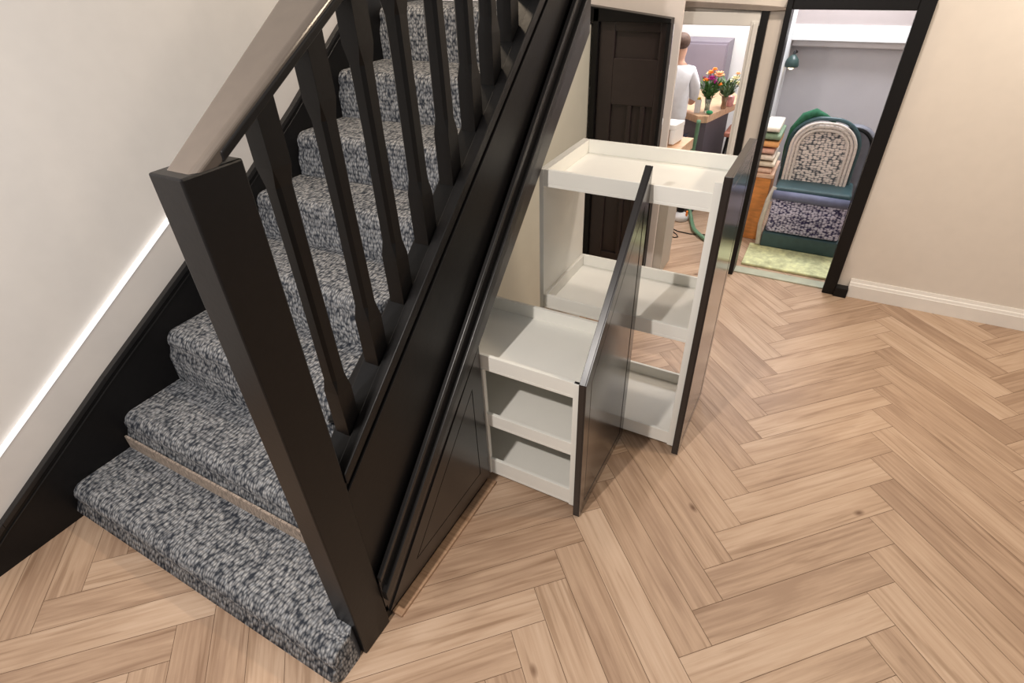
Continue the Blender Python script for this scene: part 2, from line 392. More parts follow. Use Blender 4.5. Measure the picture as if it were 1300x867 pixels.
# wall string: deep black board with bead along its top edge
def wstring(bm):
    lo = [(-.50, 0), (-.50, .075)] ; topp = [(y, polyline(STR, y)) for y in (-.45, -.326, .2, .69, 1.14, 1.48, 1.85, 3.2)]
    for (a, za), (b, zb) in zip(topp, topp[1:]):
        prism(bm, [(a, 0 if a < .3 else za-.55), (b, 0 if b < .3 else zb-.55), (b, zb), (a, za)], XW+.002, XL+.004, 0)
    prism(bm, [(-.47, 0), (-.45, 0), (-.45, .105), (-.47, .09)], XW+.002, XL+.004, 0)
obj('wall_string', wstring, BLACK, st)
def wbead(bm):
    topp = [(y, polyline(STR, y)) for y in (-.45, -.326, .2, .69, 1.14, 1.48, 1.85, 3.2)]
    for (a, za), (b, zb) in zip(topp, topp[1:]):
        prism(bm, [(a, za-.012), (b, zb-.012), (b, zb+.010), (a, za+.010)], XW+.002, XL+.014, 0)
        prism(bm, [(a, za-.040), (b, zb-.040), (b, zb-.034), (a, za-.034)], XW+.002, XL+.009, 0)
obj('wall_string_moulding', wbead, BLACKG, st, bevel=.002)

# outer string fascia and its mouldings (plane X = 0)
def fas(y): return .625 + .83*y
def tr_t(y): return .145 + 1.0*y
def tr_l(y): return .022 + 1.0*y
def fr_l(y): return -.030 + .93*y
Y0, Y1 = .124, 2.4
obj('outer_string', lambda bm: prism(bm, [(Y0, tr_t(Y0)-.04), (1.78, tr_t(1.78)-.04), (Y1, tr_t(Y1)-.0), (Y1, fas(Y1)+.05), (Y0, fas(Y0))], -.086, -.012, 0), BLACK, st)
def slope_strip(f0, f1, x0, x1, y0=Y0, y1=Y1):
    return lambda bm: prism(bm, [(y0, f0(y0)), (y1, f0(y1)), (y1, f1(y1)), (y0, f1(y0))], x0, x1, 0)
obj('inner_board', lambda bm: [bm.faces.new([bm.verts.new(p) for p in q]) for q in [[(-.46, .45, .47), (-.088, .45, .64), (-.088, 2.4, 2.3), (-.46, 2.4, 1.70)], [(-.46, .45, .46), (-.088, .45, .63), (-.088, 2.4, 2.29), (-.46, 2.4, 1.69)]]], BLACK, st)
obj('upper_bead', lambda bm: (prism(bm, [(Y0, fas(Y0)-.012), (Y1, fas(Y1)-.012), (Y1, fas(Y1)+.026), (Y0, fas(Y0)+.026)], -.03, .004, 0),
    prism(bm, [(Y0, fas(Y0)-.052), (Y1, fas(Y1)-.052), (Y1, fas(Y1)-.044), (Y0, fas(Y0)-.044)], -.014, -.004, 0)), BLACK, st, bevel=.004)
obj('base_rail', slope_strip(lambda y: fas(y)+.0, lambda y: fas(y)+.016, -.094, -.03), BLACK, st, bevel=.003)
obj('lower_moulding', lambda bm: (prism(bm, [(Y0, tr_l(Y0)+.02), (1.70, tr_l(1.70)+.02), (1.70, tr_t(1.70)), (Y0, tr_t(Y0))], .0006, .006, 0),
    prism(bm, [(Y0, tr_l(Y0)), (1.70, tr_l(1.70)), (1.70, tr_l(1.70)+.045), (Y0, tr_l(Y0)+.045)], .0006, .024, 0),
    prism(bm, [(Y0, tr_t(Y0)-.022), (1.70, tr_t(1.70)-.022), (1.70, tr_t(1.70)), (Y0, tr_t(Y0))], .0, .016, 0)), BLACKG, st, bevel=.005, seg=3)
# newel post
obj('newel_post', lambda bm: box(bm, (-.088, 0, 0), (0, .122, 1.590)), BLACK, st, bevel=.004)
# balusters: square ends, stop-chamfered shafts
FEET = [.227, .384, .528, .672, .824, .965, 1.090, 1.210, 1.335, 1.46]
def rail_z(y): return 1.557 + .58*y
for y in FEET:
    def bal(bm, y=y):
        cx = -.060; h = .0245; z0 = fas(y)+.012; z1 = rail_z(y)-.02
        secs = [(z0-.02, h, .0005), (z0+.13, h, .0005), (z0+.17, h*.90, h*.32), (z0+.45, h*.86, h*.34), (z1-.17, h*.90, h*.32), (z1-.13, h, .0005), (z1, h, .0005)]
        rings = []
        for z, a, c in secs:
            P = [(a, -a+c), (a, a-c), (a-c, a), (-a+c, a), (-a, a-c), (-a, -a+c), (-a+c, -a), (a-c, -a)]
            rings.append([bm.verts.new((cx+p[0], y+p[1], z)) for p in P])
        for a, b in zip(rings, rings[1:]):
            for i in range(8): bm.faces.new((a[i], a[(i+1) % 8], b[(i+1) % 8], b[i]))
        bm.faces.new(rings[0]); bm.faces.new(rings[-1])
    obj('baluster', bal, BLACK, st)
# handrail
def hr(bm):
    n = 6; y0, y1 = .002, 1.7
    prof = [(-.128, -.032), (-.128, -.012), (-.116, 0), (-.012, 0), (-.002, -.008), (-.002, -.032)]
    R_ = []
    for y, xl in ((y0, -.078), (.45, -.142), (y1, -.142)):
        R_.append([bm.verts.new((x if x > -.05 else xl + (x+.128), y, rail_z(y)+z+.02)) for x, z in prof])
    bm.faces.new(R_[0]); bm.faces.new(R_[-1])
    for A, B in zip(R_, R_[1:]):
        for i in range(6): bm.faces.new((A[i], A[(i+1) % 6], B[(i+1) % 6], B[i]))
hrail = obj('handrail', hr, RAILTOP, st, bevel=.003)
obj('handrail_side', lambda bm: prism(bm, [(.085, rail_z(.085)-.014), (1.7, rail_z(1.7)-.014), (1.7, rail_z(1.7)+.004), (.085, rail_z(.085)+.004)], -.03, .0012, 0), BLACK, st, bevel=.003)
def hr2(bm):
    y0, y1 = .122, 1.7
    prism(bm, [(y0, rail_z(y0)-.022), (y1, rail_z(y1)-.022), (y1, rail_z(y1)-.008), (y0, rail_z(y0)-.008)], -.10, -.03, 0)
obj('handrail_underside', hr2, BLACK, st, bevel=.004)

# ------------------------------------------------------------------ fixed cupboard front below the string
cf = thing('understairs_cupboard', 'fixed black cupboard front with sloping top frame under the staircase', 'cupboard', (-.02, .5, 0))
YO = .812                       # near side of the opening
def frame_face(bm):
    y1 = 1.745
    prism(bm, [(Y0, max(.0, fr_l(Y0))), (YO-.012, fr_l(YO-.012)), (YO, fr_l(YO)), (y1, fr_l(y1)), (y1, tr_t(y1)-.045), (Y0, tr_t(Y0)-.045)], -.03, 0, 0)
obj('sloping_frame', frame_face, BLKSOFT, cf, bevel=.002)
tri = [(Y0+.012, .042), (YO-.004, .042), (YO-.004, fr_l(YO)-.004), (Y0+.012, fr_l(Y0+.012)-.0)]
def tri_door(bm):
    prism(bm, tri, -.03, -.006, 0)
    inn = inset(tri, .062)
    # triangle corners of the routed groove
    g = [(.300, .118), (.742, .118), (.742, .575)]
    gi = inset(g, .0045)
    o3 = [(Y0+.012, .042), (YO-.004, .042), (YO-.004, fr_l(YO)-.004)]
    ring_prism(bm, o3, g, -.006, 0, 0); prism(bm, gi, -.006, 0, 0)
obj('triangular_panel', tri_door, BLKSOFT, cf)
obj('plinth', lambda bm: box(bm, (-.05, Y0, 0), (-.012, YO-.01, .040)), BLACK, cf)
obj('side_board', lambda bm: prism(bm, [(-.38, .045), (-.03, .045), (-.03, fr_l(YO)-.06), (-.38, fr_l(YO)-.18)], YO-.03, YO-.012, 1), WHITE, cf)
struct(bx('trim_6', (-.012, .150, 0), (.030, YO-.0, .014), OAKOBJ, bevel=.004))

# ------------------------------------------------------------------ pull-out units
def pull_unit(label, base, x0, x1, y0, y1, levels, panel, px, glabels, end_board=None, back_board=None, posts=()):
    t = thing('pull_out_cupboard', label, 'cupboard', base)
    for (z0, z1, rail) in levels:
        def tray(bm, z0=z0, z1=z1):
            th = .014
            box(bm, (x0, y0, z0), (x1, y1, z0+.012))
            box(bm, (x0, y0, z0+.012), (x1, y0+th, z1)); box(bm, (x0, y1-th, z0+.012), (x1, y1, z1))
            box(bm, (x0, y0+th, z0+.012), (x0+th, y1-th, z1)); box(bm, (x1-th, y0+th, z0+.012), (x1, y1-th, z1))
        obj('tray', tray, WHITE, t, bevel=.0015)
    if end_board: obj('end_board', lambda bm: box(bm, *end_board), WHITE, t, bevel=.001)
    if back_board: obj('back_board', lambda bm: box(bm, *back_board), PALE, t)
    for p in posts: obj('corner_post', lambda bm, p=p: box(bm, *p), WHITE, t, bevel=.001)
    xa, xb = px
    def front(bm):
        prism(bm, panel, xa, xb-.005, 0)
        g = inset(panel, .048); gi = inset(panel, .053)
        ring_prism(bm, panel, g, xb-.005, xb, 0); prism(bm, gi, xb-.0052, xb-.0008, 0)
    fp = obj('front_panel', front, BLKSOFT, t, bevel=.0012)
    fp.data.materials.append(BLKFACE)
    for p in fp.data.polygons:
        if p.normal.x > .9: p.material_index = 1
    for yy in (y0+.05, y1-.05):
        obj('caster', lambda bm, yy=yy: tube(bm, [(x1-.06, yy-.008, .012), (x1-.06, yy+.008, .012)], .0115, 14), BLACK, t)
    return t
pull_unit('smaller pull-out white unit nearest the newel post, black front panel, three trays', (.2, 1.0, 0),
    -.330, .386, .830, 1.215, [(.600, .668, 1), (.315, .378, 1), (.034, .118, 1)],
    [(.806, .006), (1.325, .006), (1.325, 1.262), (.806, .690)], (.386, .413), None,
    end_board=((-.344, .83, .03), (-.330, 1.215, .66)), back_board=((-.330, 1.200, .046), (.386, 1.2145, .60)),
    posts=[((.358, .826, .034), (.386, .845, .668)), ((-.016, .826, .034), (-.004, .845, .6))])
pull_unit('tall pull-out white unit farther back beside the doorway, open sided with three trays', (.35, 1.55, 0),
    .004, .646, 1.330, 1.755, [(1.130, 1.196, 1), (.592, .656, 1), (.034, .104, 1)],
    [(1.308, .006), (1.765, .006), (1.765, 1.262), (1.308, 1.262)], (.646, .674), None,
    end_board=((-.014, 1.328, .03), (.004, 1.757, 1.196)), back_board=None,
    posts=[((.618, 1.324, .034), (.646, 1.345, 1.235)), ((.618, 1.74, .034), (.646, 1.757, 1.19))])

# ------------------------------------------------------------------ kitchen seen through the left opening
struct(bx('wall_kitchen', (-2.2, 5.3, 0), (.5, 5.4, 2.6), COOLW))
struct(bx('wall_divider', (.44, 3.23, 0), (.50, 5.3, 2.6), COOLW))
tall = thing('tall_cabinet', 'tall mauve grey cabinet at the back of the kitchen', 'cabinet', (-.55, 5.2, 0))
MAUVE = mat('mauve_grey_door', (.25, .22, .27), .5, .05, 6)
obj('body', lambda bm: box(bm, (-1.3, 5.02, 0), (-.03, 5.28, 1.14)), MAUVE, tall, bevel=.004)
for x0, x1 in ((-1.28, -.80), (-.79, -.42), (-.41, -.04)):
    obj('door', lambda bm: box(bm, (x0, 5.0, .08), (x1, 5.02, 1.12)), MAUVE, tall, bevel=.003)
WORK = mat('butcher_block', (.66, .43, .27), .45, .22, 14, .1, stretch=(1, 6, 1))
cabm = mat('cabinet_greige', (.50, .47, .42), .5, .03, 8)
wt = thing('kitchen_cabinet', 'cream base cabinet with oak block top just inside the kitchen opening', 'cabinet', (-.1, 3.45, 0))
def quad(bm, pts, z0, z1): prism(bm, pts, z0, z1, 2)
obj('worktop', lambda bm: quad(bm, [(.142, 2.895), (.162, 3.19), (-.33, 3.19), (-.33, 2.895)], .775, .842), WORK, wt, bevel=.003)
obj('body', lambda bm: quad(bm, [(.128, 2.90), (.132, 3.125), (-.32, 3.125), (-.32, 2.90)], 0, .775), cabm, wt)
bread = thing('bread_bin', 'white and tan box shaped bread bin on the oak cabinet top', 'bread bin', (.03, 3.05, .842))
obj('body', lambda bm: quad(bm, [(-.04, 2.96), (.085, 2.97), (.105, 3.10), (-.03, 3.10)], .843, .950), mat('bin_tan', (.50, .34, .23), .5, .1, 20), bread, bevel=.004)
obj('lid', lambda bm: quad(bm, [(-.045, 2.955), (.092, 2.965), (.112, 3.105), (-.035, 3.105)], .935, .965), COOLW, bread, bevel=.004)
obj('side_panel', lambda bm: quad(bm, [(.060, 2.962), (.091, 2.966), (.110, 3.103), (.07, 3.103)], .852, .935), COOLW, bread, bevel=.002)
isl = thing('kitchen_island', 'dark grey kitchen island with a pale oak block worktop', 'kitchen island', (0, 4.3, 0))
obj('worktop', lambda bm: quad(bm, [(.006, 3.985), (.080, 4.010), (.225, 4.60), (.10, 4.9), (-.25, 4.9), (-.20, 4.16)], .728, .78), WORK, isl, bevel=.003)
obj('body', lambda bm: quad(bm, [(.012, 4.02), (.068, 4.04), (.14, 4.55), (.05, 4.85), (-.2, 4.85), (-.16, 4.19)], 0, .728), mat('island_grey', (.115, .10, .125), .5, .05, 8), isl, bevel=.003)
# bar stool
stool = thing('bar_stool', 'bar stool with reddish brown seat and black angled legs by the island', 'stool', (.26, 4.33, 0))
obj('seat', lambda bm: box(bm, (.185, 4.20, .585), (.345, 4.46, .625)), mat('stool_leather', (.36, .14, .10), .45, .15, 20), stool, bevel=.012, seg=3)
for a, b in ((-1, -1), (1, -1), (1, 1), (-1, 1)):
    obj('leg', lambda bm: tube(bm, [(.265+a*.05, 4.33+b*.08, .59), (.265+a*.095, 4.33+b*.14, 0)], .011, 8), BLACK, stool)
obj('foot_rest', lambda bm: [tube(bm, [(.265+a[0]*.076, 4.33+a[1]*.118, .24), (.265+b[0]*.076, 4.33+b[1]*.118, .24)], .007, 8) for a, b in (((-1,-1),(1,-1)), ((1,-1),(1,1)), ((1,1),(-1,1)), ((-1,1),(-1,-1)))], BLACK, stool)
# vases of flowers
GLASS = mat('vase_glass', (.75, .82, .72), .08, .02, 10, trans=.75)
AMBER = mat('amber_glass', (.42, .25, .14), .12, .05, 10, trans=.5)
GREENL = mat('leaf_green', (.05, .15, .03), .5, .35, 30)
petal = {k: mat('petal_'+k, c, .6, .2, 60) for k, c in dict(orange=(.95, .27, .03), magenta=(.42, .02, .24), peach=(.75, .38, .18), cream=(.80, .72, .45), plum=(.2, .03, .08)).items()}
def bouquet(label, c, vm, vh, heads, spread, leafm=GREENL, vr=.022):
    t = thing('flower_vase', label, 'vase', c)
    obj('vase', lambda bm: lathe(bm, c, [(vr*.8, 0), (vr*.95, .01), (vr*.8, vh*.5), (vr*1.15, vh), (vr*1.0, vh), (vr*.65, vh*.5), (vr*.7, .02)], 18), vm, t, smooth=True)
    tips = []
    heads = [(a, b_, c_, r*1.22, k_) for a, b_, c_, r, k_ in heads]
    for dx, dy, dz, r, kind in heads: tips.append((c[0]+dx, c[1]+dy, c[2]+dz))
    def stems(bm):
        for p in tips: tube(bm, [(c[0]+(p[0]-c[0])*-.08, c[1], c[2]+.02), (c[0]+(p[0]-c[0])*.2, c[1]+(p[1]-c[1])*.2, c[2]+vh), p], .0025, 5)
    obj('stems', stems, leafm, t)
    def leaves(bm):
        rr = random.Random(int(c[0]*1000)+5)
        for i in range(170):
            a = rr.uniform(0, 6.28); h = rr.uniform(vh*.95, vh+.10); R_ = rr.uniform(.2, 1)*spread*(h-vh+.05)/.12; L_ = rr.uniform(.035, .075)
            p = V(c[0]+R_*math.cos(a), c[1]+R_*math.sin(a), c[2]+h); d = V(math.cos(a)*.6, math.sin(a)*.6, rr.uniform(.2, 1.1)).normalized()
            s = d.cross(V(0, 0, 1)).normalized()*.009; n = d.cross(s).normalized()*.003
            vs_ = [bm.verts.new(q) for q in (p, p+d*L_*.5+s+n, p+d*L_, p+d*L_*.5-s+n)]; bm.faces.new(vs_)
    obj('leaves', leaves, leafm, t)
    for (dx, dy, dz, r, kind), p in zip(heads, tips):
        def head(bm, p=p, r=r):
            ball(bm, p, r*.45, 1, (1, 1, .6))
            for ring, n, rr, el in ((0, 9, 1., .15), (1, 7, .7, .6)):
                for i in range(n):
                    a = 6.28*i/n + ring*.3; q = V(p[0]+math.cos(a)*r*rr*.6, p[1]+math.sin(a)*r*rr*.6, p[2]+r*el*.7)
                    ball(bm, q, r*.42, 1, (1.1, .7, .35), Matrix.Rotation(a, 4, 'Z') @ Matrix.Rotation(-.4-ring*.4, 4, 'Y'))
        obj('flower_head', head, petal[kind], t)
bouquet('glass vase with orange and magenta flowers on the island', (.045, 4.10, .78), GLASS, .10,
    [(-.035, -.01, .225, .022, 'orange'), (.0, .0, .235, .030, 'magenta'), (-.012, .0, .278, .020, 'orange'), (.012, .0, .30, .017, 'orange'), (.045, .02, .258, .034, 'peach'),
     (-.055, 0, .24, .013, 'plum'), (.03, -.02, .215, .022, 'magenta'), (.062, .0, .200, .018, 'orange'), (-.03, .02, .265, .018, 'cream')], .058)
bouquet('amber vase of cream flowers on the island behind the stool', (.135, 4.27, .78), AMBER, .09,
    [(.05, .02, .215, .026, 'cream'), (.085, .0, .18, .026, 'cream'), (.02, .02, .19, .02, 'cream'), (.06, .03, .245, .016, 'peach')], .065, mat('leaf_dull', (.09, .16, .07), .5, .3, 30))
gp = obj('green_sponge', lambda bm: ball(bm, (.078, 4.048, .797), .021, 3, (1.2, .8, .7)), mat('green_plastic', (.03, .30, .12), .35, .1, 30), base=(.06, 4.08, .78), smooth=True)
tag(gp, 'small rounded green item at the foot of the glass vase', 'kitchen item')
cardb = thing('white_carton', 'white carton with a yellow top standing on the island beside the glass vase', 'carton', (-.02, 4.08, .78))
obj('body', lambda bm: box(bm, (-.042, 4.06, .781), (-.002, 4.10, .875)), COOLW, cardb, bevel=.002)
obj('top', lambda bm: box(bm, (-.034, 4.066, .875), (-.008, 4.094, .888)), mat('yellow_card', (.75, .50, .03), .5, .05, 20), cardb, bevel=.002)
pb = obj('pink_tumbler', lambda bm: lathe(bm, (.165, 4.36, .78), [(.022, 0), (.026, .004), (.030, .075), (.026, .075), (.022, .01)], 18), mat('pink_glass', (.62, .28, .26), .3, .05, 10), base=(.165, 4.36, .78), smooth=True)
tag(pb, 'pink tumbler on the island behind the amber vase', 'tumbler')
# striped blanket lying over the far stool side
bl = obj('striped_throw', lambda bm: [prism(bm, [(.25+.006*math.sin(i), .30), (.33, .30), (.34, .70+.01*math.sin(i*2)), (.27, .70)], 4.50+i*.03, 4.53+i*.03, 1) for i in range(6)],
    None, base=(.3, 4.6, .3))
m, N, L, b = new_mat('striped_throw'); tc = N.new('ShaderNodeTexCoord'); wv = N.new('ShaderNodeTexWave'); wv.inputs['Scale'].default_value = 6; wv.inputs['Distortion'].default_value = 3; wv.bands_direction = 'Z'
L.new(tc.outputs['Object'], wv.inputs[0]); r = N.new('ShaderNodeValToRGB'); r.color_ramp.interpolation = 'CONSTANT'
for i, (p, c) in enumerate(((0, (.75, .45, .40)), (.25, (.08, .30, .18)), (.4, (.85, .75, .70)), (.6, (.60, .10, .07)), (.75, (.80, .55, .45)), (.9, (.05, .06, .14)))):
    e = r.color_ramp.elements[i] if i < 2 else r.color_ramp.elements.new(p); e.position = p; e.color = (*c, 1)
L.new(wv.outputs['Fac'], r.inputs[0]); L.new(r.outputs[0], b.inputs['Base Color']); b.inputs['Roughness'].default_value = .8
bl.data.materials.clear(); bl.data.materials.append(m)
chair2 = thing('dining_chair', 'chair behind the bar stool in the kitchen', 'chair', (.32, 4.62, 0))
obj('seat', lambda bm: box(bm, (.22, 4.47, .27), (.40, 4.72, .298)), WORK, chair2, bevel=.004)
for x, y in ((.24, 4.49), (.38, 4.49), (.24, 4.70), (.38, 4.70)): obj('leg', lambda bm: box(bm, (x-.012, y-.012, 0), (x+.012, y+.012, .27)), WORK, chair2)
tag(bl, 'colourful striped throw piled on the chair behind the bar stool', 'throw'); 
# vacuum, hose, cord
vac = thing('vacuum_cleaner', 'black and white vacuum base with an orange clip on the kitchen floor', 'vacuum cleaner', (-.03, 3.93, 0))
obj('body', lambda bm: lathe(bm, (.02, 3.86, .0), [(.055, 0), (.062, .01), (.060, .04), (.045, .05), (.035, .06)], 20), COOLW, vac, smooth=True)
obj('motor_housing', lambda bm: lathe(bm, (.005, 3.89, .055), [(.030, 0), (.034, .02), (.032, .12), (.02, .14)], 18), BLACK, vac, smooth=True)
obj('clip', lambda bm: box(bm, (.060, 3.84, .03), (.074, 3.86, .085)), petal['orange'], vac, bevel=.003)
hp = [(-.02, 3.90, .10), (.0, 3.88, .30), (-.01, 3.93, .55), (-.02, 3.96, .70)]
def hose(bm):
    P = [V(.03, 3.945, .76), V(.020, 3.945, .50), V(.015, 3.945, .28), (V(.035, 3.955, .14)), V(.10, 3.87, .03), V(.14, 3.76, .022), V(.19, 3.64, .026), V(.30, 3.53, .015), V(.38, 3.47, .015), V(.42, 3.38, .015)]
    Q = []
    for i in range(len(P)-1):
        p0, p1, p2, p3 = P[max(i-1, 0)], P[i], P[i+1], P[min(i+2, len(P)-1)]
        for k in range(8):
            t = k/8; Q.append(.5*((2*p1)+(-p0+p2)*t+(2*p0-5*p1+4*p2-p3)*t*t+(-p0+3*p1-3*p2+p3)*t**3))
    Q.append(P[-1]); tube(bm, Q, [.0145 + (.0012 if i % 2 else 0) for i in range(len(Q))], 12)
tag(obj('vacuum_hose', hose, mat('sage_green_hose', (.13, .27, .16), .45, .08, 40), base=(.1, 3.7, 0), smooth=True), 'sage green hose curving down onto the oak kitchen floor', 'hose')
def cord(bm):
    P = [(-.10, 3.72, .005), (.0, 3.66, .005), (.06, 3.62, .005), (.16, 3.61, .005), (.26, 3.64, .005), (.40, 3.66, .005)]
    tube(bm, P, .004, 6); tube(bm, [(.03, 3.60, .004), (.07, 3.56, .004), (.09, 3.52, .004), (.07, 3.50, .004), (.03, 3.51, .004)], .004, 6)
tag(obj('power_cord', cord, BLACK, base=(.1, 3.6, 0)), 'thin black cord lying across the floor under the green hose', 'cord')

# person in the kitchen, back turned, bending slightly over the counter
def skin_body(name, joints, edges, m, parent=None, base=(0, 0, 0), sub=2):
    me = bpy.data.meshes.new(name); me.from_pydata([Vector(j[:3]) for j in joints], edges, [])
    o = link(name, me, m, parent, base)
    md = o.modifiers.new('skin', 'SKIN'); md.use_smooth_shade = True
    for i, j in enumerate(joints):
        r_ = j[3]*S; me.skin_vertices[0].data[i].radius = (r_*(j[4] if len(j) > 4 else 1), r_)
    me.skin_vertices[0].data[0].use_root = True
    s = o.modifiers.new('sub', 'SUBSURF'); s.levels = sub; s.render_levels = sub
    return o
SKIN = mat('skin', (.62, .36, .26), .55, .06, 40); SHIRT = mat('white_shirt', (.78, .79, .83), .8, .05, 20, .3); JEAN = mat('navy_trousers', (.035, .04, .075), .8, .15, 60, .2)
px, py = -.160, 3.94
body = [(px, py, .66, .075), (px, py, .80, .072), (px-.005, py+.01, .92, .078), (px-.01, py+.02, 1.04, .080), (px-.015, py+.03, 1.115, .045), (px-.02, py+.035, 1.15, .030), (px-.02, py+.04, 1.20, .048), (px-.02, py+.045, 1.26, .050),
    (px+.085, py+.02, 1.085, .036), (px+.115, py+.05, .97, .031), (px+.095, py+.115, .86, .026), (px+.07, py+.15, .845, .018),
    (px-.11, py+.02, 1.085, .036), (px-.14, py+.05, .97, .031), (px-.11, py+.13, .86, .026), (px-.08, py+.18, .845, .018),
    (px+.045, py, .60, .055), (px+.05, py+.01, .34, .042), (px+.05, py, .06, .030), (px+.05, py+.06, .025, .022),
    (px-.045, py, .60, .055), (px-.05, py+.01, .34, .042), (px-.05, py, .06, .030), (px-.05, py+.06, .025, .022)]
pe = [(0,1),(1,2),(2,3),(3,4),(4,5),(5,6),(6,7),(3,8),(8,9),(9,10),(10,11),(3,12),(12,13),(13,14),(14,15),(0,16),(16,17),(17,18),(18,19),(0,20),(20,21),(21,22),(22,23)]
pr_ = skin_body('person', body, pe, SKIN, base=(px, py, 0))
tag(pr_, 'person in a loose white shirt and navy trousers standing with back turned in the kitchen', 'person')
shirt = [(px, py, .70, .100), (px, py, .80, .098), (px-.005, py+.01, .92, .100), (px-.01, py+.02, 1.04, .096), (px-.015, py+.03, 1.115, .050),
    (px+.085, py+.02, 1.085, .045), (px+.118, py+.05, .97, .042), (px+.098, py+.125, .87, .036), (px-.11, py+.02, 1.085, .045), (px-.14, py+.05, .97, .042), (px-.11, py+.12, .87, .036)]
skin_body('shirt', shirt, [(0,1),(1,2),(2,3),(3,4),(3,5),(5,6),(6,7),(3,8),(8,9),(9,10)], SHIRT, pr_)
tro = [(px, py, .69, .088), (px+.048, py, .58, .064), (px+.05, py+.01, .34, .052), (px+.05, py, .08, .042), (px-.048, py, .58, .064), (px-.05, py+.01, .34, .052), (px-.05, py, .08, .042)]
skin_body('trousers', tro, [(0,1),(1,2),(2,3),(0,4),(4,5),(5,6)], JEAN, pr_)
obj('hair', lambda bm: ball(bm, (px-.02, py+.035, 1.275), .060, 3, (1, 1.05, .95)), mat('brown_hair', (.09, .05, .035), .7, .3, 60, .5), pr_, smooth=True)
for s in (-1, 1):
    def fingers(bm, s=s):
        c = V(px + (.07 if s > 0 else -.08), py+.155, .842)
        for i in range(4):
            d = V((i-1.5)*.008, .030, -.004); tube(bm, [c+V((i-1.5)*.007, 0, 0), c+d, c+d+V(0, .012-.003*abs(i-1.5), -.010)], [.0045, .004, .003], 6)
        tube(bm, [c+V(-s*.014, -.004, 0), c+V(-s*.024, .012, -.004)], [.005, .0035], 6)
    obj('fingers', fingers, SKIN, pr_)

# ------------------------------------------------------------------ room beyond the right doorway
struct(bx('wall_far', (.5, 4.55, 0), (2.6, 4.65, 2.6), GREYW))
struct(bx('cornice_far', (.5, 4.47, 1.20), (2.6, 4.55, 1.245), mat('cornice_grey', (.62, .58, .58), .6, .01, 8), bevel=.012, seg=3))
struct(bx('ceiling_beam', (.5, 4.42, 1.245), (2.6, 4.55, 1.345), COOLW, bevel=.004))
struct(bx('trim_7', (.5, 4.43, 1.345), (2.6, 4.55, 1.50), mat('upper_band', (.45, .39, .38), .6, .01, 8)))
rug = obj('door_mat', lambda bm: box(bm, (.60, 3.27, 0), (1.17, 3.62, .018)), mat('yellow_green_pile', (.62, .63, .36), .95, .28, 22, .8), base=(.88, 3.4, 0), bevel=.006)
tag(rug, 'pale yellow green rug just beyond the right doorway', 'rug')
# woven material
def knit_mat(name, light, dark, scl, stretch=(1, 1, 1), rings=False):
    m, N, L, b = new_mat(name); tc = N.new('ShaderNodeTexCoord'); mp = N.new('ShaderNodeMapping'); mp.inputs['Scale'].default_value = stretch
    L.new(tc.outputs['Object'], mp.inputs[0]); v = N.new('ShaderNodeTexVoronoi'); v.inputs['Scale'].default_value = scl; v.inputs['Randomness'].default_value = .55
    L.new(mp.outputs[0], v.inputs['Vector']); r = N.new('ShaderNodeValToRGB'); r.color_ramp.elements[0].position = .42; r.color_ramp.elements[0].color = (*light, 1)
    r.color_ramp.elements[1].position = .70; r.color_ramp.elements[1].color = (*dark, 1); L.new(v.outputs['Distance'], r.inputs[0]); L.new(r.outputs[0], b.inputs['Base Color'])
    bp = N.new('ShaderNodeBump'); bp.invert = True; bp.inputs['Strength'].default_value = .8; bp.inputs['Distance'].default_value = .01
    L.new(v.outputs['Distance'], bp.inputs['Height']); L.new(bp.outputs[0], b.inputs['Normal']); b.inputs['Roughness'].default_value = .85
    return m
ROPE = knit_mat('cream_rope_weave', (.80, .70, .64), (.07, .075, .085), 36, (1, 1, 1.7))
KNIT = knit_mat('purple_white_knit', (.60, .57, .72), (.028, .022, .09), 44, (1, 1, 1.6))
TEAL = mat('dark_teal_frame', (.035, .075, .085), .4, .15, 20); SLATE = mat('slate_blue_fabric', (.13, .14, .22), .6, .15, 15)
def arch_poly(x0, x1, z0, z1, r, n=8):
    P = [(x0, z0), (x1, z0)]
    for i in range(n+1): a = math.pi/2*i/n; P.append((x1-r+r*math.cos(a), z1-r+r*math.sin(a)))
    for i in range(n+1): a = math.pi/2+math.pi/2*i/n; P.append((x0+r+r*math.cos(a), z1-r+r*math.sin(a)))
    return P
ac = thing('woven_armchair', 'armchair with cream rope woven rounded backrest and purple knitted seat front', 'armchair', (.93, 3.8, 0))
obj('backrest', lambda bm: prism(bm, arch_poly(.715, 1.075, .40, .835, .16), 3.80, 3.86, 1), ROPE, ac, bevel=.012, seg=3)
def rope_rim(bm):
    for k, off in enumerate((.0, .022, .044)):
        P = arch_poly(.700+off, 1.090-off, .40, .850-off, .165-off, 10)[1:]
        P = [(.700+off, .40)] + list(reversed(P)); 
        tube(bm, [(x, 3.79, z) for x, z in P], .0095, 8)
obj('rope_rim', rope_rim, mat('cream_rope', (.68, .60, .54), .8, .12, 60, .4), ac)
obj('back_frame', lambda bm: tube(bm, [(x, 3.84, z) for x, z in ([(.680, .38)] + list(reversed(arch_poly(.680, 1.108, .40, .868, .18, 10)[1:])))], .013, 8), TEAL, ac)
obj('seat', lambda bm: box(bm, (.675, 3.62, .405), (1.150, 3.90, .455)), TEAL, ac, bevel=.018, seg=3)
obj('seat_roll', lambda bm: tube(bm, [(.675, 3.60, .405), (.90, 3.595, .405), (1.145, 3.60, .400)], [.030, .032, .030], 14), SLATE, ac, smooth=True)
obj('knitted_skirt', lambda bm: box(bm, (.680, 3.60, .13), (1.150, 3.88, .385)), KNIT, ac, bevel=.02, seg=3)
obj('base', lambda bm: box(bm, (.668, 3.59, .018), (1.160, 3.90, .128)), TEAL, ac, bevel=.01)
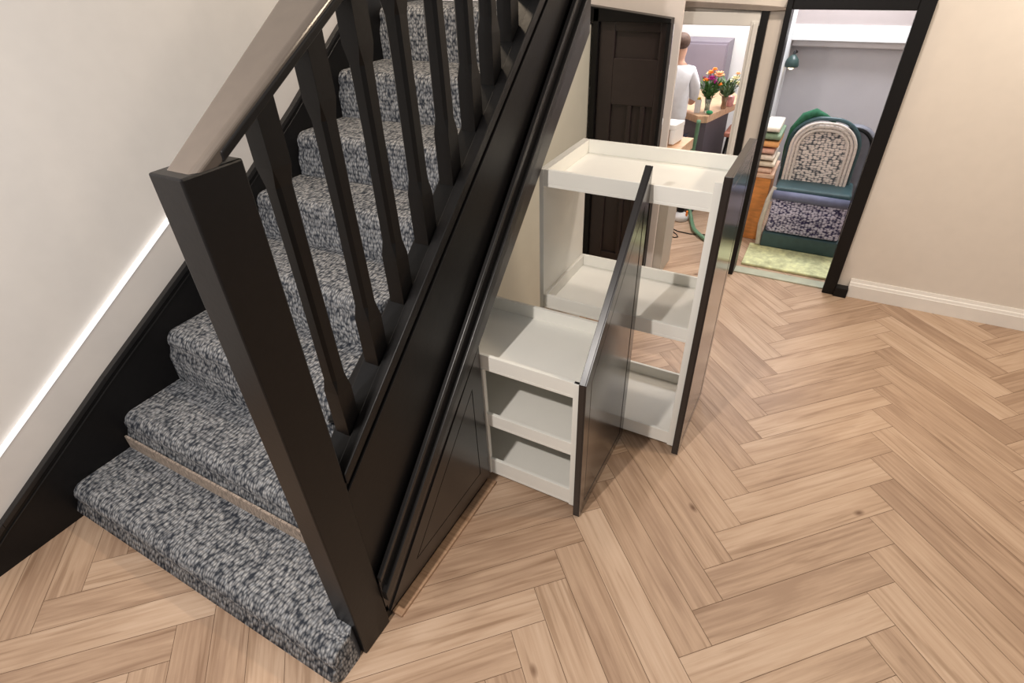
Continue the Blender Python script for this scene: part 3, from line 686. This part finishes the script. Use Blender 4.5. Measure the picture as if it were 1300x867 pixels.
obj('arm', lambda bm: tube(bm, [(.675, 3.62, .45), (.652, 3.60, .36), (.640, 3.59, .18), (.652, 3.60, .03)], .016, 8), mat('pale_arm', (.55, .50, .43), .5, .1, 20), ac)
c3 = thing('tub_chair', 'slate grey rounded tub chair partly hidden behind the woven armchair', 'chair', (1.10, 4.1, 0))
obj('backrest', lambda bm: prism(bm, arch_poly(.90, 1.215, .30, .800, .14), 4.00, 4.07, 1), mat('slate_grey_shell', (.20, .205, .24), .45, .1, 12), c3, bevel=.015, seg=3)
obj('rim', lambda bm: tube(bm, [(x, 3.985, z) for x, z in list(reversed(arch_poly(.90, 1.19, .30, .785, .13, 10)[1:]))], .012, 8), BLACK, c3)
obj('seat', lambda bm: box(bm, (.92, 4.05, .25), (1.20, 4.30, .33)), SLATE, c3, bevel=.02, seg=3)
for x, y in ((.95, 4.03), (1.17, 4.03), (.95, 4.27), (1.17, 4.27)): obj('leg', lambda bm: tube(bm, [(x, y, .26), (x, y, 0)], .012, 8), BLACK, c3)
gt = obj('green_throw', lambda bm: tube(bm, [(.672, 3.865, .52), (.672, 3.865, .66), (.69, 3.865, .78), (.74, 3.865, .865), (.80, 3.865, .895), (.86, 3.865, .875), (.93, 3.865, .845)], [.010, .018, .026, .030, .028, .018, .008], 10),
    mat('bottle_green_wool', (.02, .11, .055), .9, .3, 40, .6), base=(.8, 3.86, .5), smooth=True)
tag(gt, 'bottle green throw draped over the top of the woven backrest', 'throw')
# side table with folded blankets
tb = thing('wooden_cabinet', 'orange wooden cabinet with a pale top at the left of the right doorway', 'cabinet', (.575, 3.9, 0))
OR = mat('orange_timber', (.68, .27, .07), .45, .2, 10, stretch=(1, 1, 4))
obj('body', lambda bm: box(bm, (.51, 3.72, .0), (.635, 4.05, .47)), OR, tb, bevel=.004)
obj('top', lambda bm: box(bm, (.505, 3.71, .47), (.645, 4.06, .50)), mat('peach_timber', (.72, .48, .34), .5, .15, 12, stretch=(1, 1, 6)), tb, bevel=.004)
cols = [('peach', (.75, .50, .38)), ('sand', (.70, .60, .47)), ('cream', (.78, .68, .58)), ('rose', (.68, .40, .32)), ('orange', (.78, .38, .15)), ('sage', (.22, .30, .20)), ('cream', (.78, .70, .60))]
z = .501
for i, (nm, c) in enumerate(cols):
    h = .045 if i < 4 else .05; x1 = .612 + (.012*math.sin(i*1.7))
    o = obj('folded_blanket', lambda bm, i=i, z=z, h=h: (box(bm, (.512, 3.73, z), (x1+.01, 4.0, z+h-.012)), tube(bm, [(.515, 3.73, z+h/2-.006), (x1+.01, 3.73, z+h/2-.006)], h/2-.006, 10)),
        mat('blanket_%s_%d' % (nm, i), c, .9, .15, 30, .5), base=(.58, 3.86, z), bevel=.008)
    where = ['lowest of the pile', 'second from the bottom', 'third from the bottom', 'middle of the pile', 'just under the sage one', 'below the topmost one', 'topmost of the pile'][i]
    tag(o, '%s folded blanket on the orange cabinet, %s' % (nm, where), 'blanket', 'folded blankets on the orange cabinet')
    z += h
lamp = thing('wall_lamp', 'dark green domed wall lamp beyond the right doorway', 'lamp', (.54, 4.40, 1.10))
obj('shade', lambda bm: lathe(bm, (.545, 4.34, 1.085), [(.045, 0), (.050, .01), (.040, .05), (.018, .075), (.008, .08)], 20), mat('dark_green_enamel', (.03, .06, .055), .35, .1, 20), lamp, smooth=True)
obj('bracket', lambda bm: tube(bm, [(.545, 4.34, 1.16), (.545, 4.36, 1.18), (.545, 4.47, 1.17), (.545, 4.551, 1.15)], .008, 8), BLACK, lamp)
obj('bulb', lambda bm: ball(bm, (.545, 4.34, 1.085), .02, 2), mat('warm_bulb', (1, .9, .7), .4, 0, 5, emit=(1, .80, .5), emit_s=4), lamp)

for o in bpy.data.objects:
    for k in ('_b', '_r'):
        if k in o: del o[k]
